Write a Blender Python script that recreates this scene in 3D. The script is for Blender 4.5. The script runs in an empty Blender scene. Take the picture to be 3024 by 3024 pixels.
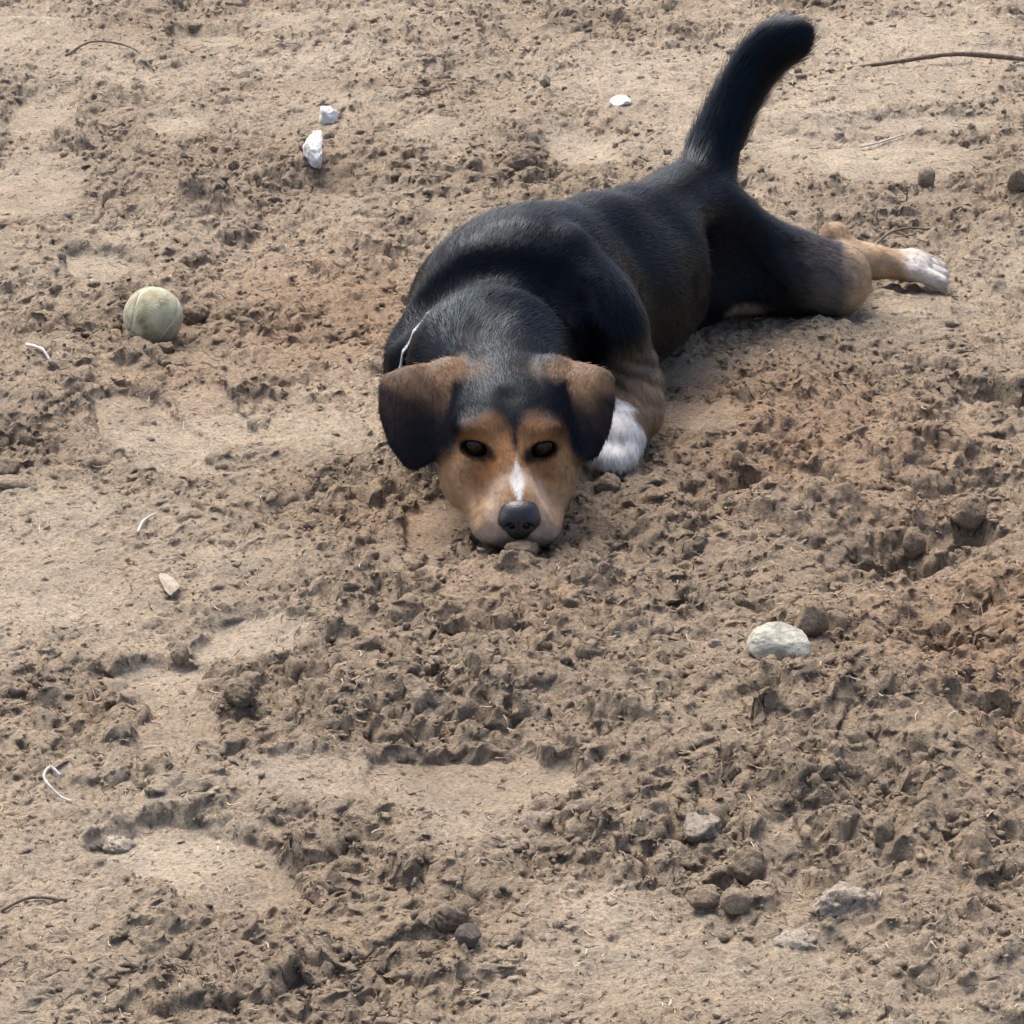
import bpy, math, random
import numpy as np
from mathutils import Vector

# ------------------------------------------------------------------ camera, sky, sun, exposure
scene = bpy.context.scene
C = scene.collection
cam_data = bpy.data.cameras.new('camera')
cam = bpy.data.objects.new('camera', cam_data)
C.objects.link(cam)
cam.location = (0, 0, 1.245)
cam.rotation_euler = (math.radians(90 - 22), 0, 0)
cam_data.sensor_fit = 'HORIZONTAL'
cam_data.sensor_width = 36
cam_data.lens = 18 / math.tan(math.radians(8.6))
cam_data.clip_end = 500
scene.camera = cam

SUN_EL, SUN_AZ = math.radians(60), math.radians(-28)      # azimuth from +Y towards +X
world = bpy.data.worlds.new('World')
scene.world = world
world.use_nodes = True
wn = world.node_tree
wn.nodes.clear()
sky = wn.nodes.new('ShaderNodeTexSky')
sky.sky_type = 'NISHITA'
sky.sun_disc = False
sky.sun_elevation = SUN_EL
sky.sun_rotation = SUN_AZ
sky.air_density = 0.9
sky.dust_density = 6.0
sky.ozone_density = 0.8
bg = wn.nodes.new('ShaderNodeBackground')
bg.inputs[1].default_value = 0.14
wo = wn.nodes.new('ShaderNodeOutputWorld')
wn.links.new(sky.outputs[0], bg.inputs[0])
wn.links.new(bg.outputs[0], wo.inputs[0])
sun_data = bpy.data.lights.new('sun', 'SUN')
sun_data.energy = 1.4
sun_data.angle = math.radians(38)
sun_data.color = (1.0, 0.97, 0.93)
sun = bpy.data.objects.new('sun', sun_data)
C.objects.link(sun)
sd = Vector((math.sin(SUN_AZ) * math.cos(SUN_EL), math.cos(SUN_AZ) * math.cos(SUN_EL), math.sin(SUN_EL)))
sun.rotation_euler = sd.to_track_quat('Z', 'Y').to_euler()
scene.view_settings.view_transform = 'Standard'
scene.view_settings.look = 'None'
scene.view_settings.gamma = 1
scene.view_settings.use_curve_mapping = False
scene.view_settings.exposure = 1.2

# ------------------------------------------------------------------ helpers
rng = np.random.default_rng(7)
random.seed(7)


def noise_table(seed):
    return np.random.default_rng(1000 + seed).random((512, 512), dtype=np.float32)


_tabs = {}


def vn(x, y, cell, seed):
    """smooth value noise 0..1 with the given cell size"""
    t = _tabs.get(seed)
    if t is None:
        t = _tabs[seed] = noise_table(seed)
    a = 0.6 + seed * 0.73
    u = (x * math.cos(a) - y * math.sin(a)) / cell + 91.7
    v = (x * math.sin(a) + y * math.cos(a)) / cell + 37.3
    iu = np.floor(u); iv = np.floor(v)
    fu = (u - iu).astype(np.float32); fv = (v - iv).astype(np.float32)
    iu = iu.astype(np.int32) & 511; iv = iv.astype(np.int32) & 511
    fu = fu * fu * (3 - 2 * fu); fv = fv * fv * (3 - 2 * fv)
    iu1 = (iu + 1) & 511; iv1 = (iv + 1) & 511
    return (t[iu, iv] * (1 - fu) + t[iu1, iv] * fu) * (1 - fv) + (t[iu, iv1] * (1 - fu) + t[iu1, iv1] * fu) * fv


def fbm(x, y, cell, octs, seed, gain=0.5):
    s = 0.0; a = 1.0; n = 0.0
    for o in range(octs):
        s = s + a * vn(x, y, cell / 2 ** o, seed + o * 3)
        n += a; a *= gain
    return s / n


def sstep(a, b, x):
    t = np.clip((x - a) / (b - a), 0, 1)
    return t * t * (3 - 2 * t)


def mesh_np(name, V, F, smooth=True):
    """mesh from an (n,3) vertex array and an (m,k) face array"""
    m = bpy.data.meshes.new(name)
    F = np.asarray(F, np.int32)
    k = F.shape[1]
    m.vertices.add(len(V)); m.loops.add(F.size); m.polygons.add(len(F))
    m.vertices.foreach_set('co', np.asarray(V, np.float32).ravel())
    m.loops.foreach_set('vertex_index', F.ravel())
    m.polygons.foreach_set('loop_start', np.arange(0, F.size, k, dtype=np.int32))
    m.polygons.foreach_set('loop_total', np.full(len(F), k, np.int32))
    m.polygons.foreach_set('use_smooth', np.full(len(F), smooth))
    m.update(calc_edges=True)
    return m


def col_attr(m, name, cols):
    a = m.attributes.new(name, 'FLOAT_COLOR', 'POINT')
    c = np.ones((len(cols), 4), np.float32); c[:, :3] = cols
    a.data.foreach_set('color', c.ravel())


def obj(name, mesh, mat=None, parent=None, loc=None):
    o = bpy.data.objects.new(name, mesh)
    C.objects.link(o)
    if mat is not None:
        mesh.materials.append(mat)
    if parent is not None:
        o.parent = parent
    if loc is not None:
        o.location = loc
    return o


def tag(o, label, cat, group=None):
    o['label'] = label; o['category'] = cat
    if group:
        o['group'] = group
    return o


def empty(name, loc):
    e = bpy.data.objects.new(name, None)
    e.empty_display_size = 0.05
    C.objects.link(e)
    e.location = loc
    return e


def new_mat(name):
    m = bpy.data.materials.new(name)
    m.use_nodes = True
    nt = m.node_tree
    b = nt.nodes['Principled BSDF']
    return m, nt, b


def N(nt, kind, **kw):
    n = nt.nodes.new(kind)
    for k, v in kw.items():
        setattr(n, k, v)
    return n


def noise_node(nt, scale, detail=4, rough=0.6, vec=None):
    n = N(nt, 'ShaderNodeTexNoise')
    n.inputs['Scale'].default_value = scale
    n.inputs['Detail'].default_value = detail
    n.inputs['Roughness'].default_value = rough
    if vec is not None:
        nt.links.new(vec, n.inputs['Vector'])
    return n


def ramp(nt, src, stops):
    r = N(nt, 'ShaderNodeValToRGB')
    nt.links.new(src, r.inputs[0])
    e = r.color_ramp.elements
    e[0].position, e[0].color = stops[0][0], (*stops[0][1], 1)
    e[1].position, e[1].color = stops[-1][0], (*stops[-1][1], 1)
    for p, c in stops[1:-1]:
        q = e.new(p); q.color = (*c, 1)
    return r


def mixc(nt, a, b, fac, mode='MIX'):
    m = N(nt, 'ShaderNodeMix', data_type='RGBA', blend_type=mode)
    for s, v in ((m.inputs[6], a), (m.inputs[7], b)):
        if isinstance(v, tuple):
            s.default_value = (*v, 1)
        else:
            nt.links.new(v, s)
    if isinstance(fac, (int, float)):
        m.inputs[0].default_value = fac
    else:
        nt.links.new(fac, m.inputs[0])
    return m.outputs[2]


def bump(nt, b, hgt, strength, dist, prev=None):
    n = N(nt, 'ShaderNodeBump')
    n.inputs['Strength'].default_value = strength
    n.inputs['Distance'].default_value = dist
    nt.links.new(hgt, n.inputs['Height'])
    if prev is not None:
        nt.links.new(prev, n.inputs['Normal'])
    nt.links.new(n.outputs[0], b.inputs['Normal'])
    return n.outputs[0]


def smooth_path(P, n):
    P = np.array(P, np.float64)
    t = np.linspace(0, len(P) - 1, n)
    out = []
    for s in t:
        i = int(min(s, len(P) - 2)); f = s - i
        p0, p1, p2, p3 = P[max(i - 1, 0)], P[i], P[i + 1], P[min(i + 2, len(P) - 1)]
        out.append(0.5 * ((2 * p1) + (-p0 + p2) * f + (2 * p0 - 5 * p1 + 4 * p2 - p3) * f * f + (-p0 + 3 * p1 - 3 * p2 + p3) * f ** 3))
    return np.array(out)


# ------------------------------------------------------------------ materials
def soil_material(name, tint=(1, 1, 1)):
    m, nt, b = new_mat(name)
    tc = N(nt, 'ShaderNodeNewGeometry')
    at = N(nt, 'ShaderNodeAttribute', attribute_name='soil')
    n1 = noise_node(nt, 260, 5, 0.7, tc.outputs['Position'])
    r1 = ramp(nt, n1.outputs[0], [(0.28, (0.50, 0.47, 0.44)), (0.5, (1, 1, 1)), (0.74, (1.42, 1.40, 1.36))])
    c = mixc(nt, at.outputs['Color'], r1.outputs[0], 1.0, 'MULTIPLY')
    n2 = noise_node(nt, 38, 4, 0.6, tc.outputs['Position'])
    r2 = ramp(nt, n2.outputs[0], [(0.3, (0.86, 0.88, 0.9)), (0.7, (1.14, 1.1, 1.05))])
    c = mixc(nt, c, r2.outputs[0], 1.0, 'MULTIPLY')
    n3 = noise_node(nt, 150, 3, 0.55, tc.outputs['Position'])
    r3 = ramp(nt, n3.outputs[0], [(0.30, (0.42, 0.38, 0.34)), (0.39, (1, 1, 1))])
    c = mixc(nt, c, r3.outputs[0], 1.0, 'MULTIPLY')
    c = mixc(nt, c, tint, 1.0, 'MULTIPLY')
    nt.links.new(c, b.inputs['Base Color'])
    b.inputs['Roughness'].default_value = 0.95
    b.inputs['Specular IOR Level'].default_value = 0.12
    h1 = noise_node(nt, 240, 5, 0.75, tc.outputs['Position'])
    p = bump(nt, b, h1.outputs[0], 1.0, 0.0065)
    h2 = noise_node(nt, 900, 3, 0.6, tc.outputs['Position'])
    bump(nt, b, h2.outputs[0], 0.6, 0.0012, p)
    return m


def plain_material(name, stops, scale=60, rough=0.8, bump_scale=300, bump_dist=0.002, spec=0.3):
    m, nt, b = new_mat(name)
    tc = N(nt, 'ShaderNodeTexCoord')
    n1 = noise_node(nt, scale, 5, 0.65, tc.outputs['Object'])
    r1 = ramp(nt, n1.outputs[0], stops)
    nt.links.new(r1.outputs[0], b.inputs['Base Color'])
    b.inputs['Roughness'].default_value = rough
    b.inputs['Specular IOR Level'].default_value = spec
    h = noise_node(nt, bump_scale, 5, 0.65, tc.outputs['Object'])
    bump(nt, b, h.outputs[0], 0.8, bump_dist)
    return m


M_soil = soil_material('soil')
#__DOGSTART__
# ------------------------------------------------------------------ the dog: one continuous body grown from a distance field
class Prim:
    pass


def ellipsoid(c, r, k=0.02, op='u', rz=0.0, rx=0.0, ry=0.0):
    p = Prim(); p.c = np.array(c, np.float32); p.r = np.array(r, np.float32); p.k = k; p.op = op
    cz, sz, cx, sx = math.cos(rz), math.sin(rz), math.cos(rx), math.sin(rx)
    Rz = np.array([[cz, -sz, 0], [sz, cz, 0], [0, 0, 1]]); Rx = np.array([[1, 0, 0], [0, cx, -sx], [0, sx, cx]])
    Ry = np.array([[math.cos(ry), 0, math.sin(ry)], [0, 1, 0], [-math.sin(ry), 0, math.cos(ry)]])
    R = (Rz @ Ry @ Rx).astype(np.float32)
    p.bc = p.c; p.br = float(max(r))

    def f(P):
        q = (P - p.c) @ R
        k0 = np.sqrt(((q / p.r) ** 2).sum(1)); k1 = np.sqrt(((q / (p.r * p.r)) ** 2).sum(1)) + 1e-9
        return k0 * (k0 - 1) / k1
    p.f = f
    return p


def cone(a, b, ra, rb, k=0.02, op='u'):
    p = Prim(); a = np.array(a, np.float32); b = np.array(b, np.float32); p.k = k; p.op = op
    p.bc = (a + b) / 2; p.br = float(np.linalg.norm(b - a) / 2 + max(ra, rb))
    ba = b - a; d2 = float(ba @ ba)

    def f(P):
        q = P - a
        h = np.clip((q @ ba) / d2, 0, 1)
        return np.sqrt(((q - h[:, None] * ba) ** 2).sum(1)) - (ra + (rb - ra) * h)
    p.f = f
    return p


def ear_flap(C0, poly, side, th=0.0038, k=0.012):
    """soft curved ear leaf: rounded outline in its own plane, bowed towards the viewer, top edge rolled back"""
    p = Prim(); p.k = k; p.op = 'u'
    C0 = np.array(C0, np.float32); p.bc = C0; p.br = 0.085
    up = np.array((0, 0.567, 0.824), np.float32); nr = np.array((0, -0.824, 0.567), np.float32)
    Q = np.array(poly, np.float32); ctr = Q.mean(0)
    Q = ctr + (Q - ctr) * 0.75

    def f(P):
        q = P - C0
        a = q[:, 0]; b = q @ up; n = q @ nr
        d2 = np.full(len(P), 1.0, np.float32); sg = np.ones(len(P), np.float32)
        for i in range(len(Q)):
            v0, v1 = Q[i], Q[i - 1]
            ex, ey = v1 - v0
            wx, wy = a - v0[0], b - v0[1]
            t = np.clip((wx * ex + wy * ey) / (ex * ex + ey * ey), 0, 1)
            d2 = np.minimum(d2, (wx - ex * t) ** 2 + (wy - ey * t) ** 2)
            c1 = b >= v0[1]; c2 = b < v1[1]; c3 = ex * wy > ey * wx
            fl = (c1 & c2 & c3) | (~c1 & ~c2 & ~c3)
            sg = np.where(fl, -sg, sg)
        d = sg * np.sqrt(d2) - 0.0105
        n0 = 0.012 - 4.5 * (a - ctr[0]) ** 2 - 3.0 * b ** 2 - 9.0 * np.maximum(b - 0.02, 0) ** 2 + 0.003 * np.sin(a * 120 * side)
        return np.sqrt(np.maximum(d, 0) ** 2 + (n - n0) ** 2) * 0.9 - th
    p.f = f
    return p


def eval_sdf(prims, P):
    d = np.full(len(P), 1.0, np.float32)
    c = P.mean(0); R = float(np.sqrt(((P - c) ** 2).sum(1).max()))
    for p in prims:
        if float(np.linalg.norm(p.bc - c)) - p.br - R > 0.05:
            continue
        e = p.f(P); k = p.k
        if p.op == 'u':
            h = np.maximum(k - np.abs(d - e), 0) / k
            d = np.minimum(d, e) - h * h * k * 0.25
        else:
            e = -e
            h = np.maximum(k - np.abs(d - e), 0) / k
            d = np.maximum(d, e) + h * h * k * 0.25
    return d


def grow(prims, lo, hi, h, warp=None):
    """surface nets over a sparse block grid; returns vertices, quads, normals"""
    B = 8
    lo = np.array(lo, np.float32)
    nb = np.ceil((np.array(hi) - lo) / (h * B)).astype(int)
    n = nb * B + 1
    vol = np.ones(n, np.float32)
    bi = np.stack(np.meshgrid(*[np.arange(k) for k in nb], indexing='ij'), -1).reshape(-1, 3)
    ctr = lo + (bi + 0.5).astype(np.float32) * (h * B)
    cd = np.empty(len(ctr), np.float32)
    for s in range(0, len(ctr), 128):
        cd[s:s + 128] = eval_sdf(prims, ctr[s:s + 128])
    half = h * B * 0.9 + 0.006
    off = np.stack(np.meshgrid(*[np.arange(B + 1)] * 3, indexing='ij'), -1).reshape(-1, 3)
    for i in np.nonzero(cd < -half)[0]:
        a = bi[i] * B
        vol[a[0]:a[0] + B + 1, a[1]:a[1] + B + 1, a[2]:a[2] + B + 1] = -1
    act = np.nonzero(np.abs(cd) <= half)[0]
    for s in range(0, len(act), 6):
        b = bi[act[s:s + 6]] * B
        g = (b[:, None, :] + off[None]).reshape(-1, 3)
        P = lo + g.astype(np.float32) * h
        d = eval_sdf(prims, P)
        if warp is not None:
            d = d + warp(P)
        vol[g[:, 0], g[:, 1], g[:, 2]] = d
    sg = vol < 0
    cnt = np.zeros(n - 1, np.uint8)
    corners = [(i, j, k) for i in (0, 1) for j in (0, 1) for k in (0, 1)]
    for (i, j, k) in corners:
        cnt += sg[i:n[0] - 1 + i, j:n[1] - 1 + j, k:n[2] - 1 + k]
    cells = np.argwhere((cnt > 0) & (cnt < 8))
    idx = np.full(n - 1, -1, np.int32)
    idx[cells[:, 0], cells[:, 1], cells[:, 2]] = np.arange(len(cells))
    acc = np.zeros((len(cells), 3), np.float32); num = np.zeros(len(cells), np.float32)
    for a in corners:
        for ax in range(3):
            if a[ax]:
                continue
            b = list(a); b[ax] = 1
            va = vol[cells[:, 0] + a[0], cells[:, 1] + a[1], cells[:, 2] + a[2]]
            vb = vol[cells[:, 0] + b[0], cells[:, 1] + b[1], cells[:, 2] + b[2]]
            m = (va < 0) != (vb < 0)
            t = np.where(m, va / np.where(m, va - vb, 1), 0)
            p = np.tile(np.array(a, np.float32), (len(cells), 1)); p[:, ax] += t
            acc += p * m[:, None]; num += m
    V = lo + (cells + acc / num[:, None]).astype(np.float32) * h
    quads = []
    for ax in range(3):
        u, w = (ax + 1) % 3, (ax + 2) % 3
        s0 = [slice(0, n[q]) for q in range(3)]; s1 = list(s0)
        s0[ax] = slice(0, n[ax] - 1); s1[ax] = slice(1, n[ax])
        A, Bq = sg[tuple(s0)], sg[tuple(s1)]
        e = np.argwhere(A != Bq)
        e = e[(e[:, u] > 0) & (e[:, w] > 0) & (e[:, u] < n[u] - 1) & (e[:, w] < n[w] - 1)]
        fl = A[e[:, 0], e[:, 1], e[:, 2]]
        q = []
        for (du, dw) in ((0, 0), (1, 0), (1, 1), (0, 1)):
            c = e.copy(); c[:, u] -= du; c[:, w] -= dw
            q.append(idx[c[:, 0], c[:, 1], c[:, 2]])
        q = np.stack(q, 1)
        q[~fl] = q[~fl][:, ::-1]
        quads.append(q)
    Q = np.concatenate(quads)
    # gradient normals
    g = np.clip(np.round((V - lo) / h).astype(int), 1, n - 2)
    nx = vol[g[:, 0] + 1, g[:, 1], g[:, 2]] - vol[g[:, 0] - 1, g[:, 1], g[:, 2]]
    ny = vol[g[:, 0], g[:, 1] + 1, g[:, 2]] - vol[g[:, 0], g[:, 1] - 1, g[:, 2]]
    nz = vol[g[:, 0], g[:, 1], g[:, 2] + 1] - vol[g[:, 0], g[:, 1], g[:, 2] - 1]
    Nn = np.stack([nx, ny, nz], 1); Nn /= np.linalg.norm(Nn, axis=1)[:, None] + 1e-9
    return V, Q, Nn


EYES = [(-0.0345, 3.028, 0.0935), (0.0285, 3.028, 0.0922)]
TAIL = [((0.205, 3.665, 0.125), 0.042), ((0.222, 3.70, 0.168), 0.028), ((0.236, 3.722, 0.203), 0.0225),
        ((0.254, 3.74, 0.238), 0.0205), ((0.275, 3.75, 0.272), 0.0205), ((0.296, 3.75, 0.296), 0.0200),
        ((0.315, 3.75, 0.306), 0.0170)]
_t = smooth_path([(*p, q) for p, q in TAIL], 22)
TAIL = [((float(v[0]), float(v[1]), float(v[2])), float(v[3])) for v in _t]
EAR_L = [(-0.050, 3.105, 0.150), (-0.088, 3.098, 0.143), (-0.122, 3.09, 0.135), (-0.122, 3.075, 0.106),
         (-0.111, 3.054, 0.076), (-0.097, 3.043, 0.058), (-0.082, 3.044, 0.068), (-0.072, 3.06, 0.106), (-0.055, 3.08, 0.134)]
EAR_R = [(0.025, 3.105, 0.153), (0.059, 3.098, 0.147), (0.090, 3.09, 0.138), (0.091, 3.078, 0.113),
         (0.085, 3.060, 0.086), (0.074, 3.044, 0.068), (0.063, 3.044, 0.079), (0.058, 3.06, 0.106), (0.040, 3.08, 0.130)]


def dog_prims():
    L = []
    # trunk
    L.append(ellipsoid((0.004, 3.352, 0.105), (0.114, 0.124, 0.108), 0.03))
    L.append(cone((0.03, 3.38, 0.106), (0.19, 3.66, 0.083), 0.098, 0.080, 0.05))
    L.append(ellipsoid((0.10, 3.49, 0.088), (0.088, 0.15, 0.086), 0.04, rz=-0.5))
    L.append(ellipsoid((0.203, 3.685, 0.086), (0.068, 0.075, 0.082), 0.05))
    L.append(cone((0.018, 3.34, 0.183), (0.090, 3.45, 0.172), 0.030, 0.024, 0.045))     # withers and spine
    L.append(cone((0.090, 3.45, 0.172), (0.200, 3.66, 0.142), 0.022, 0.028, 0.045))
    # shoulders
    L.append(cone((-0.038, 3.32, 0.170), (-0.080, 3.28, 0.095), 0.033, 0.043, 0.03))
    L.append(cone((0.055, 3.325, 0.183), (0.094, 3.285, 0.120), 0.032, 0.041, 0.014))
    # neck and scruff
    L.append(cone((-0.018, 3.225, 0.100), (0.0, 3.32, 0.100), 0.070, 0.07, 0.03))
    arc = [(-0.018 + math.cos(t) * 0.100, 3.266 - 0.006 * math.sin(t), 0.098 + math.sin(t) * 0.102) for t in np.linspace(-0.1, 3.24, 11)]
    for a, b in zip(arc[:-1], arc[1:]):
        L.append(cone(a, b, 0.019, 0.019, 0.016, 's'))
    L.append(cone((-0.008, 3.12, 0.092), (-0.020, 3.207, 0.103), 0.066, 0.085, 0.008))
    # near foreleg: upper arm, elbow, forearm, paw
    L.append(cone((0.085, 3.295, 0.135), (0.117, 3.295, 0.066), 0.038, 0.031, 0.03))
    L.append(cone((0.117, 3.295, 0.066), (0.130, 3.272, 0.030), 0.030, 0.024, 0.02))
    L.append(cone((0.122, 3.270, 0.040), (0.108, 3.213, 0.027), 0.027, 0.025, 0.015))
    for i, (dx, dy) in enumerate(((-0.016, 0.004), (-0.006, -0.004), (0.006, -0.004), (0.016, 0.004))):
        L.append(cone((0.107 + dx * 0.8, 3.212, 0.026), (0.099 + dx, 3.184 + dy, 0.016), 0.0135, 0.011, 0.006))
    # far foreleg, folded under the chest
    L.append(cone((-0.085, 3.27, 0.09), (-0.095, 3.30, 0.045), 0.04, 0.035, 0.03))
    L.append(cone((-0.095, 3.30, 0.035), (-0.078, 3.215, 0.018), 0.028, 0.02, 0.02))
    # splayed hind leg
    L.append(cone((0.232, 3.69, 0.076), (0.370, 3.695, 0.042), 0.056, 0.035, 0.04))
    L.append(cone((0.29, 3.685, 0.05), (0.366, 3.69, 0.036), 0.044, 0.033, 0.03))
    L.append(cone((0.374, 3.702, 0.038), (0.388, 3.80, 0.034), 0.033, 0.018, 0.016))
    L.append(ellipsoid((0.380, 3.815, 0.052), (0.0185, 0.018, 0.0185), 0.007))          # point of the hock
    L.append(cone((0.389, 3.806, 0.043), (0.424, 3.802, 0.027), 0.013, 0.019, 0.010))
    L.append(cone((0.404, 3.800, 0.027), (0.466, 3.804, 0.022), 0.0190, 0.0175, 0.010))
    L.append(ellipsoid((0.474, 3.803, 0.021), (0.022, 0.027, 0.017), 0.010))
    for i in range(4):
        a = -0.45 + i * 0.28
        y0 = 3.784 + i * 0.0125
        zt = (0.0095, 0.0125, 0.0150, 0.0140)[i]
        L.append(cone((0.474, y0, 0.020 + i * 0.002), (0.474 + 0.031 * math.cos(a), y0 + 0.020 * math.sin(a), zt), 0.0108, 0.0090, 0.0018))
    # far hind leg, tucked
    L.append(cone((0.15, 3.70, 0.07), (0.07, 3.66, 0.045), 0.055, 0.038, 0.04))
    L.append(cone((0.07, 3.66, 0.045), (0.11, 3.74, 0.025), 0.030, 0.02, 0.02))
    L.append(ellipsoid((0.255, 3.592, 0.085), (0.04, 0.045, 0.05), 0.05, 's'))            # tuck of the flank
    # tail
    for (a, ra), (b, rb) in zip(TAIL[:-1], TAIL[1:]):
        L.append(cone(a, b, ra, rb, 0.012))
    # head
    L.append(ellipsoid((-0.006, 3.088, 0.085), (0.061, 0.062, 0.057), 0.022))
    L.append(ellipsoid((-0.006, 3.062, 0.090), (0.056, 0.055, 0.046), 0.02))
    L.append(ellipsoid((-0.043, 3.048, 0.055), (0.027, 0.042, 0.037), 0.025))
    L.append(ellipsoid((0.036, 3.048, 0.055), (0.027, 0.042, 0.037), 0.025))
    L.append(ellipsoid((-0.003, 3.030, 0.062), (0.050, 0.04, 0.036), 0.02))
    L.append(cone((-0.002, 3.030, 0.072), (0.006, 2.982, 0.049), 0.027, 0.0215, 0.022))   # bridge
    L.append(ellipsoid((0.004, 2.996, 0.036), (0.036, 0.040, 0.026), 0.02))
    for s in (-1, 1):
        L.append(ellipsoid((0.005 + s * 0.018, 2.982, 0.030), (0.0205, 0.026, 0.0225), 0.010))   # flews
        L.append(ellipsoid((0.003 + s * 0.029, 3.008, 0.028), (0.0155, 0.036, 0.023), 0.014))
        ex, ey, ez = EYES[0] if s < 0 else EYES[1]
        L.append(ellipsoid((ex * 0.92, ey + 0.0005, ez + 0.0155), (0.0215, 0.0165, 0.0085), 0.012))   # brow
        L.append(ellipsoid((ex * 0.55, ey + 0.004, ez + 0.013), (0.009, 0.014, 0.010), 0.012))
        L.append(ellipsoid((ex * 0.92, ey + 0.0075, ez), (0.0175, 0.0150, 0.0145), 0.010))       # lids
    for s in (-1, 1):
        L.append(cone((-0.001 + s * 0.026, 3.000, 0.082), (0.003 + s * 0.046, 2.978, 0.046), 0.006, 0.009, 0.018, 's'))
    L.append(ellipsoid((0.006, 2.986, 0.012), (0.020, 0.026, 0.012), 0.008))                # chin
    # furrow between the brows and the philtrum
    L.append(cone((-0.002, 3.000, 0.119), (-0.004, 3.035, 0.140), 0.005, 0.004, 0.020, 's'))
    L.append(cone((0.007, 2.948, 0.034), (0.007, 2.958, 0.008), 0.0035, 0.004, 0.008, 's'))
    # ears
    for E, c, sd_ in ((EAR_L, (-0.092, 3.068, 0.110), -1), (EAR_R, (0.072, 3.068, 0.112), 1)):
        L.append(ear_flap(c, [(x - c[0], (y - c[1]) * 0.567 + (z - c[2]) * 0.824) for x, y, z in E], sd_))
    L.append(cone((-0.042, 3.11, 0.122), (-0.062, 3.098, 0.140), 0.017, 0.009, 0.014))
    L.append(cone((0.026, 3.11, 0.124), (0.040, 3.098, 0.143), 0.017, 0.009, 0.014))
    # eye openings (after the lids)
    for s, (ex, ey, ez) in ((-1, EYES[0]), (1, EYES[1])):
        L.append(ellipsoid((ex, ey - 0.010, ez - 0.0022), (0.0146, 0.013, 0.0092), 0.003, 's', ry=s * 0.05))
    return L


def fold_warp(P):
    """loose skin: soft rolls on the shoulder and flank, wrinkles at the elbow"""
    x, y, z = P[:, 0], P[:, 1], P[:, 2]
    el = np.exp(-(((x - 0.13) / 0.035) ** 2 + ((y - 3.29) / 0.05) ** 2 + ((z - 0.065) / 0.028) ** 2))
    w = np.sin((z * 0.9 + x * 0.55) * 420 + 2 * vn(x, y, 0.03, 34)) * 0.0026 * el
    tr = sstep(3.30, 3.38, y) * (1 - sstep(3.50, 3.58, y)) * sstep(0.05, 0.10, z)
    w = w + np.sin((x * 0.35 + y * 0.9 + z * 0.12) * 70 + 0.8 + 3 * fbm(x, z, 0.12, 2, 33)) * 0.0012 * tr
    return w.astype(np.float32)


def mixa(a, b, t):
    return a + (np.asarray(b, np.float32) - a) * np.clip(t, 0, 1)[:, None]


def seg_dist(P, a, b):
    a = np.array(a, np.float32); b = np.array(b, np.float32); ba = b - a
    h = np.clip(((P - a) @ ba) / float(ba @ ba), 0, 1)
    return np.sqrt(((P - a - h[:, None] * ba) ** 2).sum(1)), h


BLACK = (0.0036, 0.0048, 0.0074)
TAN = (0.245, 0.124, 0.053)
LIGHT_TAN = (0.360, 0.240, 0.142)
WHITE = (0.66, 0.645, 0.62)
BROWN = (0.10, 0.055, 0.032)
DUST = (0.125, 0.097, 0.073)


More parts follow.
